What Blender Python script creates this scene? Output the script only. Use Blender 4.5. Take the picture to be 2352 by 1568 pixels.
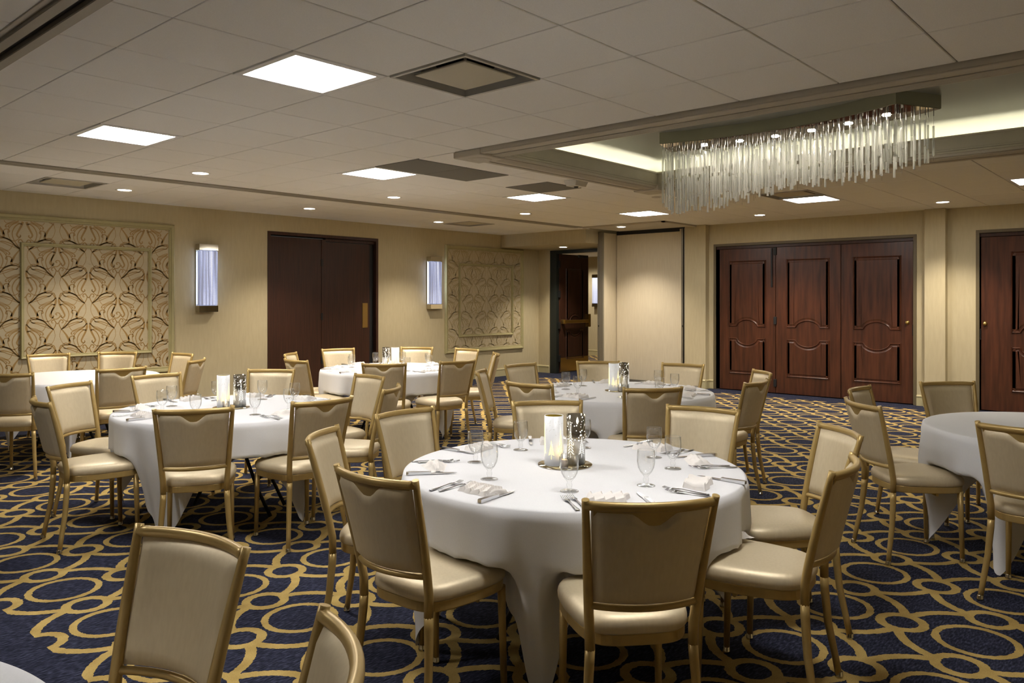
import bpy, math, random
from math import pi, sin, cos, radians as R, sqrt, atan2, hypot
from mathutils import Vector, Matrix
random.seed(7)
S = bpy.context.scene
COL = S.collection
for o in list(bpy.data.objects): bpy.data.objects.remove(o)

# ------------------------------------------------------------------ camera, world, exposure
YAW = R(41.74); EYE = 1.499; ZC = 2.745; FPX = 1801.5
cam = bpy.data.cameras.new('camera'); co = bpy.data.objects.new('camera', cam); COL.objects.link(co)
co.location = (0, 0, EYE); co.rotation_euler = (pi/2, 0, YAW - pi/2)
cam.sensor_width = 36; cam.lens = 36*FPX/2352; cam.shift_y = -(784-686.8)/2352; cam.clip_start = .05
S.camera = co
W = bpy.data.worlds.new('world'); S.world = W; W.use_nodes = True
W.node_tree.nodes['Background'].inputs[0].default_value = (1, .93, .82, 1)
W.node_tree.nodes['Background'].inputs[1].default_value = .02
S.view_settings.view_transform = 'Standard'; S.view_settings.look = 'None'
S.view_settings.gamma = 1; S.view_settings.use_curve_mapping = False
S.view_settings.exposure = 1.22
S.cycles.transparent_max_bounces = 40
S.cycles.adaptive_threshold = .025
S.cycles.max_bounces = 10; S.cycles.diffuse_bounces = 5; S.cycles.glossy_bounces = 4; S.cycles.transmission_bounces = 6
S.cycles.caustics_reflective = False; S.cycles.caustics_refractive = False
S.cycles.sample_clamp_indirect = 6
TROFFER = 16.0; DOWN_W = 85.0; COVE = 14.0; SCONCE = .32; LENS = 14.0; CHAND_W = 9.0

def spot(name, loc, watts, ang=80, blend=.7, size=.05, color=(1, .88, .72)):
    l = bpy.data.lights.new(name, 'SPOT'); l.energy = watts; l.spot_size = R(ang); l.spot_blend = blend
    l.shadow_soft_size = size; l.color = color
    o = bpy.data.objects.new(name, l); COL.objects.link(o); o.location = loc
    return o

# ------------------------------------------------------------------ materials
def mat(name, base=(.8, .8, .8), rough=.5, metal=0, emit=None, es=0, spec=.5, coat=0):
    m = bpy.data.materials.new(name); m.use_nodes = True
    b = m.node_tree.nodes['Principled BSDF']
    b.inputs['Base Color'].default_value = (*base, 1); b.inputs['Roughness'].default_value = rough
    b.inputs['Metallic'].default_value = metal; b.inputs['Specular IOR Level'].default_value = spec
    b.inputs['Coat Weight'].default_value = coat
    if emit: b.inputs['Emission Color'].default_value = (*emit, 1); b.inputs['Emission Strength'].default_value = es
    return m
class NT:
    def __init__(s, m): s.t = m.node_tree; s.n = s.t.nodes; s.b = s.n.get('Principled BSDF')
    def new(s, typ, **k):
        n = s.n.new(typ)
        for a, v in k.items(): setattr(n, a, v)
        return n
    def link(s, a, b): s.t.links.new(a, b)
    def m(s, op, a, b=None, c=None):
        n = s.n.new('ShaderNodeMath'); n.operation = op
        for i, v in enumerate((a, b, c)):
            if v is None: continue
            if isinstance(v, (int, float)): n.inputs[i].default_value = v
            else: s.link(v, n.inputs[i])
        return n.outputs[0]
    def mapped(s, src, scale, rot=(0, 0, 0)):
        mp = s.n.new('ShaderNodeMapping'); mp.inputs['Scale'].default_value = scale; mp.inputs['Rotation'].default_value = rot
        s.link(src, mp.inputs[0]); return mp.outputs[0]
    def noise(s, vec, scale, detail=2):
        n = s.n.new('ShaderNodeTexNoise'); n.inputs['Scale'].default_value = scale; n.inputs['Detail'].default_value = detail
        s.link(vec, n.inputs['Vector']); return n.outputs[0]
    def ramp(s, f, stops):
        n = s.n.new('ShaderNodeValToRGB'); e = n.color_ramp.elements
        e[0].position, e[0].color = stops[0][0], (*stops[0][1], 1); e[1].position, e[1].color = stops[-1][0], (*stops[-1][1], 1)
        for p, c in stops[1:-1]: x = e.new(p); x.color = (*c, 1)
        s.link(f, n.inputs[0]); return n.outputs[0]
    def mix(s, f, a, b):
        n = s.n.new('ShaderNodeMix'); n.data_type = 'RGBA'
        for i, v in ((0, f), (6, a), (7, b)):
            if isinstance(v, (int, float)): n.inputs[i].default_value = v
            elif isinstance(v, tuple): n.inputs[i].default_value = (*v, 1)
            else: s.link(v, n.inputs[i])
        return n.outputs[2]
    def bump(s, h, strength=.2, dist=.002):
        n = s.n.new('ShaderNodeBump'); n.inputs['Strength'].default_value = strength; n.inputs['Distance'].default_value = dist
        s.link(h, n.inputs['Height']); s.link(n.outputs[0], s.b.inputs['Normal'])

M = {}
def grain(name, c1, c2, scale, rough, coord='Object', bump=0, **k):
    m = mat(name, c1, rough, **k); t = NT(m); tc = t.new('ShaderNodeTexCoord')
    f = t.noise(t.mapped(tc.outputs[coord], scale), 1, 3)
    t.link(t.ramp(f, [(.3, c1), (.7, c2)]), t.b.inputs['Base Color'])
    if bump: t.bump(f, bump)
    M[name] = m; return m
grain('wall', (.515, .44, .275), (.56, .485, .31), (30, 30, 5), .75, bump=.05)
grain('trim', (.40, .36, .185), (.44, .395, .21), (12, 12, 12), .5)
grain('base', (.50, .44, .25), (.54, .48, .28), (9, 9, 9), .45)
grain('tile', (.84, .82, .775), (.90, .88, .835), (160, 160, 160), .9, bump=.15)
M['grid'] = mat('grid', (.42, .40, .36), .6)
M['track'] = mat('track', (.30, .27, .215), .45)
M['black'] = mat('black', (.008, .008, .008), .6)
M['traytrim'] = mat('traytrim', (.52, .475, .395), .5)
grain('fascia', (.46, .425, .33), (.50, .46, .36), (6, 6, 6), .5)
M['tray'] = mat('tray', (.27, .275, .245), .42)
grain('wood', (.048, .0165, .0085), (.105, .034, .016), (26, 26, 2.0), .32, spec=.45)
grain('wooddark', (.034, .0145, .0085), (.062, .0225, .0125), (60, 60, 2.2), .38, spec=.4)
M['doorframe'] = mat('doorframe', (.135, .105, .055), .5)
M['hallframe'] = mat('hallframe', (.012, .016, .013), .5)
M['brass'] = mat('brass', (.62, .42, .14), .32, 1)
grain('gold', (.47, .325, .115), (.53, .375, .14), (14, 14, 14), .36, metal=.35, spec=.5)
grain('vinyl', (.70, .59, .40), (.745, .635, .44), (90, 90, 14), .50, bump=.02, metal=.42)
grain('cloth', (.80, .80, .82), (.84, .84, .86), (300, 300, 300), .85, bump=.05)
M['napkin'] = mat('napkin', (.88, .84, .80), .9)
M['steel'] = mat('steel', (.62, .62, .63), .22, 1)
M['chrome'] = mat('chrome', (.58, .53, .42), .06, 1)
M['mirror'] = mat('mirror', (.62, .55, .38), .03, 1)
M['rubber'] = mat('rubber', (.015, .015, .015), .6)
M['tableleg'] = mat('tableleg', (.012, .012, .013), .45)
M['ply'] = mat('ply', (.30, .22, .13), .7)
M['partition'] = mat('partition', (.52, .45, .315), .7); grain('partition', (.62, .545, .40), (.67, .595, .445), (40, 40, 4), .75, bump=.05)
M['pmetal'] = mat('pmetal', (.33, .31, .26), .4, .7)
M['paper'] = grain('paper', (.50, .425, .28), (.54, .46, .31), (8, 8, 160), .65)
M['ink'] = mat('ink', (.36, .225, .075), .42)
M['inkpale'] = mat('inkpale', (.405, .325, .165), .5)
M['whiteplastic'] = mat('whiteplastic', (.66, .63, .57), .5)
M['ventmetal'] = mat('ventmetal', (.50, .48, .43), .4, .3)
M['plaque'] = mat('plaque', (.55, .50, .38), .5)
grain('perforated', (.16, .15, .13), (.20, .19, .165), (220, 220, 220), .8)
M['canopy'] = mat('canopy', (.30, .29, .215), .30, .6)
M['canopybottom'] = mat('canopybottom', (.42, .36, .28), .04, 1)
M['wire'] = mat('wire', (.25, .24, .22), .3, 1)
M['wax'] = mat('wax', (.86, .72, .62), .5)
M['flame'] = mat('flame', (1, .7, .3), .5, 0, (1, .72, .30), 25)
M['panelglow'] = mat('panelglow', (1, 1, 1), .5, 0, (1, .975, .94), TROFFER)
M['lens'] = mat('lens', (1, 1, 1), .5, 0, (1, .93, .82), LENS)
M['cove'] = mat('cove', (1, 1, 1), .5, 0, (1, .92, .70), COVE)
M['chandlamp'] = mat('chandlamp', (1, 1, 1), .5, 0, (1, .92, .8), 60)
M['white'] = mat('white', (.80, .79, .76), .5)
M['cream'] = mat('cream', (.75, .74, .70), .6)
M['goldleaf'] = mat('goldleaf', (.75, .58, .10), .3, .6)
M['cylwhite'] = mat('cylwhite', (.84, .85, .87), .35, 0, (.95, .93, .9), .10)  # weak emission stands in for candlelight inside the frosted glass

def sconce_glass():
    m = mat('sconceglass', (.5, .55, .7), .25, 0, (.60, .70, 1), SCONCE); t = NT(m); tc = t.new('ShaderNodeTexCoord')
    a = t.noise(t.mapped(tc.outputs['Object'], (50, 50, .8)), 1, 3); b = t.noise(t.mapped(tc.outputs['Object'], (260, 260, 130)), 1, 2)
    f = t.m('MULTIPLY', t.m('MULTIPLY', t.m('POWER', a, 3.6), 2.4), t.m('POWER', b, 1.3))
    t.link(t.ramp(f, [(.03, (.10, .12, .22)), (.12, (.42, .50, .85)), (.26, (1, 1, 1))]), t.b.inputs['Emission Color'])
    M['sconceglass'] = m
sconce_glass()

def clear(name, tint, edge, gl, white=0):
    m = bpy.data.materials.new(name); m.use_nodes = True; t = NT(m); t.n.remove(t.b)
    out = t.n['Material Output']
    lw = t.new('ShaderNodeLayerWeight'); lw.inputs['Blend'].default_value = .35
    tr = t.new('ShaderNodeBsdfTransparent'); t.link(t.ramp(lw.outputs['Facing'], [(.35, tint), (.95, edge)]), tr.inputs[0])
    gs = t.new('ShaderNodeBsdfGlossy'); gs.inputs['Roughness'].default_value = .03
    mx = t.new('ShaderNodeMixShader'); t.link(t.m('MINIMUM', t.m('MULTIPLY', t.m('ADD', t.m('POWER', lw.outputs['Facing'], 3.0), .045), gl), 1.0), mx.inputs[0])
    src = tr.outputs[0]
    if white:
        d = t.new('ShaderNodeBsdfTranslucent'); d.inputs[0].default_value = (.95, .95, .92, 1)
        d2 = t.new('ShaderNodeBsdfDiffuse'); d2.inputs[0].default_value = (.9, .9, .88, 1)
        ad = t.new('ShaderNodeMixShader'); t.link(d.outputs[0], ad.inputs[1]); t.link(d2.outputs[0], ad.inputs[2])
        m0 = t.new('ShaderNodeMixShader'); m0.inputs[0].default_value = white
        t.link(tr.outputs[0], m0.inputs[1]); t.link(ad.outputs[0], m0.inputs[2]); src = m0.outputs[0]
    t.link(src, mx.inputs[1]); t.link(gs.outputs[0], mx.inputs[2]); t.link(mx.outputs[0], out.inputs[0])
    M[name] = m
clear('glass', (.99, .992, .99), (.70, .72, .72), 1.4)
clear('crystal', (.93, .94, .92), (.60, .60, .57), 2.6, .34)

def carpet():
    m = mat('carpet', (.02, .02, .05), .95, spec=.1); t = NT(m)
    geo = t.new('ShaderNodeNewGeometry'); pos = geo.outputs['Position']
    wob = t.new('ShaderNodeTexNoise'); wob.inputs['Scale'].default_value = 55; wob.inputs['Detail'].default_value = 3
    t.link(pos, wob.inputs['Vector'])
    add = t.new('ShaderNodeVectorMath', operation='MULTIPLY_ADD'); t.link(wob.outputs['Color'], add.inputs[0])
    add.inputs[1].default_value = (.016, .016, 0); t.link(pos, add.inputs[2])
    sp = t.new('ShaderNodeSeparateXYZ'); t.link(add.outputs[0], sp.inputs[0]); X, Y = sp.outputs[0], sp.outputs[1]
    P = .6096
    def cell(v, o):
        u = t.m('DIVIDE', t.m('SUBTRACT', v, o + .008), P)
        return t.m('ABSOLUTE', t.m('SUBTRACT', u, t.m('ROUND', u)))
    a, b = cell(X, 2.094), cell(Y, 3.208)
    def dist(x, y): return t.m('SQRT', t.m('ADD', t.m('MULTIPLY', x, x), t.m('MULTIPLY', y, y)))
    ah, bh = t.m('SUBTRACT', a, .5), t.m('SUBTRACT', b, .5)
    dL = dist(a, b); dS = t.m('MINIMUM', dist(ah, b), dist(a, bh))
    def band(d, r, w): return t.m('LESS_THAN', t.m('ABSOLUTE', t.m('SUBTRACT', d, r)), w)
    g = t.m('MAXIMUM', band(dL, .262, .027), band(dL, .508, .037))
    g = t.m('MAXIMUM', g, band(dS, .150, .036))
    g = t.m('MULTIPLY', g, t.m('GREATER_THAN', dS, .114))
    inside = t.m('MULTIPLY', t.m('MULTIPLY', t.m('GREATER_THAN', X, 1.195), t.m('LESS_THAN', X, 11.62)), t.m('LESS_THAN', Y, 9.66))
    inside = t.m('MAXIMUM', inside, t.m('GREATER_THAN', X, 13.0))
    g = t.m('MULTIPLY', g, inside)
    st = t.noise(t.mapped(pos, (34, 120, 45), (0, 0, R(45))), 1, 3); big = t.noise(pos, 9, 3)
    navy = t.ramp(t.m('ADD', t.m('MULTIPLY', st, .85), t.m('MULTIPLY', big, .15)), [(.36, (.010, .011, .019)), (.52, (.027, .030, .054)), (.66, (.062, .067, .110))])
    fine = t.noise(pos, 260, 2)
    gold = t.ramp(t.m('ADD', t.m('MULTIPLY', fine, .5), t.m('MULTIPLY', big, .5)), [(.35, (.37, .25, .075)), (.65, (.58, .415, .15))])
    t.link(t.mix(g, navy, gold), t.b.inputs['Base Color'])
    t.bump(t.m('ADD', t.m('MULTIPLY', fine, .5), t.m('MULTIPLY', g, .6)), .35, .004)
    M['carpet'] = m
carpet()

# ------------------------------------------------------------------ mesh helpers
class MB:
    def __init__(s): s.v = []; s.f = []; s.sm = []
    def face(s, idx, smooth=False): s.f.append(tuple(idx)); s.sm.append(smooth)
    def box(s, x0, x1, y0, y1, z0, z1):
        i = len(s.v)
        s.v += [(x0, y0, z0), (x1, y0, z0), (x1, y1, z0), (x0, y1, z0), (x0, y0, z1), (x1, y0, z1), (x1, y1, z1), (x0, y1, z1)]
        for q in ((0, 3, 2, 1), (4, 5, 6, 7), (0, 1, 5, 4), (1, 2, 6, 5), (2, 3, 7, 6), (3, 0, 4, 7)): s.face([i+k for k in q])
        return s
    def bbox(s, x0, x1, y0, y1, z0, z1, b=.004):   # box with chamfered edges
        return s.loft([[(x0+b, y0+b), (x1-b, y0+b), (x1-b, y1-b), (x0+b, y1-b)], [(x0, y0), (x1, y0), (x1, y1), (x0, y1)],
                       [(x0, y0), (x1, y0), (x1, y1), (x0, y1)], [(x0+b, y0+b), (x1-b, y0+b), (x1-b, y1-b), (x0+b, y1-b)]], [z0, z0+b, z1-b, z1])
    def loft(s, loops, zs, cap=True, smooth=False):   # loops of (x,y) at heights
        n = len(loops[0]); i0 = len(s.v)
        for lp, z in zip(loops, zs): s.v += [(p[0], p[1], z) for p in lp]
        for k in range(len(loops)-1):
            for j in range(n):
                a = i0+k*n+j; b = i0+k*n+(j+1) % n
                s.face((a, b, b+n, a+n), smooth)
        if cap:
            s.face([i0+j for j in reversed(range(n))]); e = i0+(len(loops)-1)*n; s.face([e+j for j in range(n)])
        return s
    def tube(s, pts, r, n=10, cap=True, sq=1.0, up=None):
        pts = [Vector(p) for p in pts]; rs = r if isinstance(r, (list, tuple)) else [r]*len(pts)
        i0 = len(s.v); N = None
        for k, p in enumerate(pts):
            t = (pts[min(k+1, len(pts)-1)]-pts[max(k-1, 0)]).normalized()
            if N is None:
                N = Vector(up) if up else (Vector((0, 0, 1)) if abs(t.z) < .8 else Vector((1, 0, 0)))
            N = (N-t*N.dot(t)).normalized(); B = t.cross(N)
            for j in range(n):
                a = 2*pi*j/n; q = p+N*(cos(a)*rs[k])+B*(sin(a)*rs[k]*sq); s.v.append(tuple(q))
        for k in range(len(pts)-1):
            for j in range(n):
                a = i0+k*n+j; b = i0+k*n+(j+1) % n; s.face((a, b, b+n, a+n), True)
        if cap:
            s.face([i0+j for j in reversed(range(n))]); e = i0+(len(pts)-1)*n; s.face([e+j for j in range(n)])
        return s
    def lathe(s, prof, n=24, closed=False, c=(0, 0, 0)):
        i0 = len(s.v); m = len(prof)
        for (r, z) in prof:
            for j in range(n):
                a = 2*pi*j/n; s.v.append((c[0]+r*cos(a), c[1]+r*sin(a), c[2]+z))
        for k in range(m if closed else m-1):
            k2 = (k+1) % m
            for j in range(n):
                j2 = (j+1) % n; s.face((i0+k*n+j, i0+k*n+j2, i0+k2*n+j2, i0+k2*n+j), True)
        return s
    def grid(s, fn, nu, nv, smooth=True, wrap=False):
        i0 = len(s.v); cu = nu if wrap else nu+1
        for b in range(nv+1):
            for a in range(cu): s.v.append(tuple(fn(a/nu, b/nv)))
        for b in range(nv):
            for a in range(nu):
                a2 = (a+1) % cu if wrap else a+1
                s.face((i0+b*cu+a, i0+b*cu+a2, i0+(b+1)*cu+a2, i0+(b+1)*cu+a), smooth)
        return s
    def prismxz(s, poly, y0, y1, bev=0):   # polygon in x,z extruded from y0 (front) to y1 (back); bev shrinks the front
        n = len(poly); i0 = len(s.v)
        cx = sum(p[0] for p in poly)/n; cz = sum(p[1] for p in poly)/n
        def shr(p): return (p[0]-math.copysign(min(bev, abs(p[0]-cx)), p[0]-cx), p[1]-math.copysign(min(bev, abs(p[1]-cz)), p[1]-cz))
        s.v += [(*(lambda q: (q[0], y0, q[1]))(shr(p)),) for p in poly]
        s.v += [(p[0], y1, p[1]) for p in poly]
        for j in range(n):
            a = i0+j; b = i0+(j+1) % n; s.face((a, a+n, b+n, b))
        s.face([i0+j for j in range(n)]); s.face([i0+n+j for j in reversed(range(n))])
        return s
    def mesh(s, name):
        me = bpy.data.meshes.new(name); me.from_pydata(s.v, [], s.f); me.polygons.foreach_set('use_smooth', s.sm); me.update(); return me

def obj(name, mb, m, parent=None, loc=None, rz=0):
    me = mb.mesh(name) if isinstance(mb, MB) else mb
    if m is not None and not me.materials: me.materials.append(M[m])
    o = bpy.data.objects.new(name, me); COL.objects.link(o)
    if parent: o.parent = parent
    if loc: o.location = loc
    o.rotation_euler.z = rz
    return o
def tag(o, label=None, cat=None, group=None, kind=None):
    for k, v in (('label', label), ('category', cat), ('group', group), ('kind', kind)):
        if v: o[k] = v
    return o
def thing(name, label, cat, loc=(0, 0, 0), rz=0, group=None, kind=None):
    o = bpy.data.objects.new(name, None); COL.objects.link(o); o.location = loc; o.rotation_euler.z = rz; o.empty_display_size = .1
    return tag(o, label, cat, group, kind)
def kids(o): return [c for c in bpy.data.objects if c.parent == o]
TREE = {}
def remember(o): TREE[o.name] = [(c, kids(c)) for c in kids(o)]
def dup(o, loc, rz=0, label=None):
    c = o.copy(); COL.objects.link(c); c.location = loc; c.rotation_euler.z = rz
    if label: c['label'] = label
    for p, subs in TREE[o.name]:
        q = p.copy(); q.parent = c; COL.objects.link(q)
        for s in subs:
            u = s.copy(); u.parent = q; COL.objects.link(u)
    return c
def struct(name, mb, m, label, cat, **k): return tag(obj(name, mb, m, **k), label, cat, kind='structure')

# ------------------------------------------------------------------ room shell
YA, XB = 10.33, 12.05
struct('floor', MB().box(-3, 17.2, -3.2, 14.5, -.1, 0), 'carpet', 'navy carpet with interlaced gold rings covering the whole floor', 'floor')
# left wall (faces -Y) with an opening for the flush brown doors
D1 = (6.24, 8.185, 2.452)
b = MB(); b.box(-3, D1[0], YA, YA+.2, 0, ZC+.3); b.box(D1[1], 12.4, YA, YA+.2, 0, ZC+.3); b.box(D1[0], D1[1], YA, YA+.2, D1[2], ZC+.3)
struct('wall_left', b, 'wall', 'cream vinyl wall carrying the patterned panels and two sconces', 'wall')
D2 = (3.147, 6.179, 2.372); D3 = (-.76, 2.329, 2.385)
b = MB()
for y0, y1 in ((-3.2, D3[0]), (D3[1], D2[0]), (D2[1], 6.73)): b.box(XB, XB+.2, y0, y1, 0, ZC+.3)
b.box(XB, XB+.2, D2[0], D2[1], D2[2], ZC+.3); b.box(XB, XB+.2, D3[0], D3[1], D3[2], ZC+.3)
b.box(XB+.14, XB+.2, D2[0], D2[1], 0, D2[2]); b.box(XB+.14, XB+.2, D3[0], D3[1], 0, D3[2])
struct('wall_right', b, 'wall', 'cream wall behind the panelled mahogany folding doors', 'wall')
b = MB().bbox(11.93, XB, 6.31, 6.70, 0, ZC, .006); struct('trim_1', b, 'wall', 'cream pilaster beside the beige folding partition', 'pilaster')
b = MB().bbox(11.93, XB, 2.715, 2.975, 0, ZC, .006); struct('trim_2', b, 'wall', 'cream pilaster between the two sets of mahogany doors', 'pilaster')
XD = 12.40
DO = (8.78, 9.85, 2.43)
b = MB(); b.box(XD, XD+.15, DO[1]+.16, YA+.2, 0, ZC+.3); b.box(XD, XD+.15, 6.73, DO[0]-.1, 0, ZC+.3); b.box(XD, XD+.15, DO[0]-.1, DO[1]+.16, DO[2]+.05, ZC+.3)
struct('wall_alcove', b, 'wall', 'short cream wall around the open door in the far corner', 'wall')
b = MB().box(11.25, XD, 8.28, YA, 2.502, ZC+.1); struct('trim_3', b, 'wall', 'dropped cream soffit over the open door', 'soffit')
b = MB(); b.box(-3, -2.9, -3.2, YA, 0, ZC); struct('wall_back', b, 'wall', 'plain cream wall behind the viewer', 'wall')
b = MB(); b.box(-3, XB, -3.3, -3.2, 0, ZC); struct('wall_near', b, 'wall', 'plain cream wall closing the near end of the room', 'wall')
# hall beyond the open door
b = MB(); b.box(17, 17.2, 7, 14.5, 0, 3); b.box(XD+.15, 17, 14.3, 14.5, 0, 3); b.box(XD+.15, 17, 7, 7.1, 0, 3)
struct('wall_hall', b, 'wall', 'cream corridor wall seen through the open door', 'wall')
struct('ceiling_hall', MB().box(XD+.15, 17, 7.1, 14.3, 2.62, 2.7), 'tile', 'pale corridor ceiling beyond the open door', 'ceiling')
spot('hall_fill_light', (14.6, 10.8, 2.6), 130, 150, .8, .1); spot('hall_fill_light', (16.2, 12.2, 2.6), 60, 150, .8, .1)  # fill lights added to brighten the corridor, no fixture seen

def baseboard(name, pts, m='base', lab=''):
    # pts: polyline along the wall; profile stands on the side to the left of travel
    prof = [(0, 0), (.014, 0), (.014, .120), (.020, .126), (.020, .138), (.009, .150), (0, .152)]
    b = MB(); n = len(prof)
    for i in range(len(pts)-1):
        p, q = Vector(pts[i]), Vector(pts[i+1]); d = (q-p).normalized(); nn = Vector((-d.y, d.x))
        i0 = len(b.v)
        for e in (p, q): b.v += [(e.x+nn.x*u, e.y+nn.y*u, z) for u, z in prof]
        for j in range(n-1): b.face((i0+j, i0+n+j, i0+n+j+1, i0+j+1))
        b.face([i0+j for j in range(n)]); b.face([i0+n+j for j in reversed(range(n))])
    return struct(name, b, m, lab, 'baseboard')
baseboard('baseboard_left', [(6.19, YA), (-2.9, YA)], lab='cream baseboard under the large patterned panel')
baseboard('baseboard_left_2', [(XD, 10.05), (XD, YA), (8.235, YA)], lab='cream baseboard under the smaller patterned panel')
baseboard('baseboard_right', [(XB, 6.18+.045), (XB, 6.31), (11.93, 6.31), (11.93, 6.70)], lab='cream baseboard around the pilaster by the partition')
baseboard('baseboard_right_2', [(XB, 2.37), (XB, 2.715), (11.93, 2.715), (11.93, 2.975), (XB, 2.975), (XB, 3.105)], lab='cream baseboard around the pilaster between mahogany doors')
baseboard('baseboard_hall', [(17, 7.1), (17, 14.3)], lab='cream baseboard along the corridor wall')

# ------------------------------------------------------------------ ceiling
TS = .6097; GX, GY = 1.594, 3.439
TX0, TX1, TY1, TY0 = 4.655, 7.73, 4.80, -2.2       # tray outer trim rectangle
TW = .275
ceil = struct('ceiling', MB(), 'grid', 'white acoustic tile ceiling in a square metal grid', 'ceiling')
cb = MB(); zt = ZC+.012
HOLES = {(1, 0), (1, 4), (5, 4), (9, 4), (13, 4), (13, 0), (13, -4), (1, -4), (2, -1), (5, 3), (6, 3), (8, 3), (12, 0), (-3, 0)}
tile_mesh = MB().bbox(.004, TS-.004, .004, TS-.004, ZC, zt, .003).mesh('ceiling_tile'); tile_mesh.materials.append(M['tile'])
rest = MB(); ntile = 0
def visible(x, y, z, mg=60):
    dep = x*cos(YAW)+y*sin(YAW)
    if dep < .3: return False
    px = 1176+FPX*(x*sin(YAW)-y*cos(YAW))/dep; py = 686.8+FPX*(EYE-z)/dep
    return -mg < px < 2352+mg and -mg < py < 1568+mg
def put_tile(x0, x1, y0, y1):
    global ntile
    cb.box(x0, x1, y0, y1, zt, zt+.02)
    if any(visible(x, y, ZC, 10) for x in (x0, (x0+x1)/2, x1) for y in (y0, (y0+y1)/2, y1)) and ntile < 300:
        ntile += 1
        o = bpy.data.objects.new('ceiling_tile', tile_mesh); COL.objects.link(o); o.parent = ceil
        o.location = (x0, y0, 0); o.scale = ((x1-x0)/TS, (y1-y0)/TS, 1)
    else: rest.bbox(x0+.004, x1-.004, y0+.004, y1-.004, ZC, zt, .003)
TKX = (1.165, 1.315); TKY = (8.09, 8.265)
xs = [GX+i*TS for i in range(-7, 18)]
ysA = [GY+j*TS for j in range(-10, 8)]+[TKY[0]]
ysB = [TKY[1], 8.87, 9.48, 10.09, YA]
def xcuts():
    out = []
    for i in range(-7, 18):
        a, c = GX+i*TS, min(GX+(i+1)*TS, XB)
        if a >= XB: continue
        if a < TKX[0] < c: out.append((i, a, TKX[0])); out.append((None, TKX[1], c))
        elif a >= TKX[0] and c <= TKX[1]: continue
        else: out.append((i, a, c))
    return out
for i, a, c in xcuts():
    for k in range(len(ysA)-1):
        j = k-10; y0, y1 = ysA[k], ysA[k+1]
        if i is not None and (i, j) in HOLES: continue
        x0, x1 = a, c
        if y0 < TY1-.05 and x1 > TX0+.05 and x0 < TX1-.05:      # trimmed at the tray
            if x0 < TX0-.02: put_tile(x0, TX0, y0, y1)
            if x1 > TX1+.02: put_tile(TX1, x1, y0, y1)
            if y1 > TY1+.02: put_tile(max(x0, TX0), min(x1, TX1), TY1, y1)
            continue
        put_tile(x0, x1, y0, y1)
    for k in range(4):
        if (i, k) in ((2, 1), (12, 1)): continue
        if a > 11.2 : continue
        put_tile(a, c, ysB[k], ysB[k+1])
cb.box(-3, 17.2, -3.3, 14.5, 3.25, 3.3)  # unseen slab added above the tiles to block stray light
ceil.data = cb.mesh('ceiling'); ceil.data.materials.append(M['grid'])
if rest.v:
    o = obj('ceiling_tile_field', rest, 'tile', ceil); o['kind'] = 'stuff'
# tracks for the movable walls
def track(name, x0, x1, y0, y1, along, lab):
    t = thing(name, lab, 'ceiling track', (0, 0, 0), kind='structure')
    if along == 'y':
        obj('rail', MB().bbox(x0, x0+.055, y0, y1, ZC-.022, ZC+.01), 'track', t); obj('rail', MB().bbox(x1-.055, x1, y0, y1, ZC-.022, ZC+.01), 'track', t)
        obj('slot', MB().box(x0+.055, x1-.055, y0, y1, ZC+.004, ZC+.012), 'black', t)
        obj('lip', MB().bbox(x0-.03, x0, y0, y1, ZC-.006, ZC+.01, .002), 'traytrim', t); obj('lip', MB().bbox(x1, x1+.012, y0, y1, ZC-.006, ZC+.01, .002), 'traytrim', t)
    else:
        obj('rail', MB().bbox(x0, x1, y0, y0+.075, ZC-.014, ZC+.01), 'track', t); obj('rail', MB().bbox(x0, x1, y1-.075, y1, ZC-.014, ZC+.01), 'track', t)
        obj('slot', MB().box(x0, x1, y0+.075, y1-.075, ZC+.002, ZC+.012), 'black', t)
track('trim_4', *TKX, -3.2, YA, 'y', 'dark slotted ceiling track in the upper left corner')
track('trim_5', TKX[1]+.012, 10.9, *TKY, 'x', 'narrow brown ceiling track running to the folding partition')
# tray (raised recess) with fluted trim, fascia, cove lamps
tr = thing('trim_6', 'raised ceiling tray with fluted trim, cove light and grey dome', 'ceiling tray', kind='structure')
def ring(b, x0, x1, y0, y1, w, z0, z1):   # open ring: near side, far side, end (the near end is out of frame)
    b.bbox(x0, x0+w, y0, y1, z0, z1, .003); b.bbox(x1-w, x1, y0, y1, z0, z1, .003); b.bbox(x0+w, x1-w, y1-w, y1, z0, z1, .003); b.bbox(x0+w, x1-w, y0, y0+w, z0, z1, .003)
b = MB(); ring(b, TX0, TX1, TY0, TY1, TW, 2.712, ZC+.012); obj('flat_trim', b, 'traytrim', tr)
fl = MB()
for k in range(5):
    d = .135+.026*k; ring(fl, TX0+d, TX1-d, TY0+d, TY1-d, .015, 2.703, 2.713)
obj('flute', fl, 'traytrim', tr)
b = MB(); ring(b, TX0, TX1, TY0, TY1, .05, 2.704, 2.713); obj('outer_bead', b, 'traytrim', tr)
ix0, ix1, iy0, iy1 = TX0+TW, TX1-TW, TY0+TW, TY1-TW
b = MB(); ring(b, ix0-.02, ix1+.02, iy0-.02, iy1+.02, .02, ZC, 2.885); obj('fascia', b, 'fascia', tr)
b = MB(); ring(b, ix0-.012, ix1+.012, iy0-.012, iy1+.012, .022, 2.735, 2.755); ring(b, ix0-.006, ix1+.006, iy0-.006, iy1+.006, .012, 2.757, 2.775)
obj('crown_bead', b, 'fascia', tr)
b = MB(); ring(b, ix0-.02, ix1+.02, iy0-.02, iy1+.02, .03, 2.868, 2.886); obj('fascia_lip', b, 'fascia', tr)
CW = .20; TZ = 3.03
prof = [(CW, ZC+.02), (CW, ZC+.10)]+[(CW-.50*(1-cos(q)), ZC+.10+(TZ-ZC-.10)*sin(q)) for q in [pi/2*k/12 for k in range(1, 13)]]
b = MB(); i0 = 0
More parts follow.
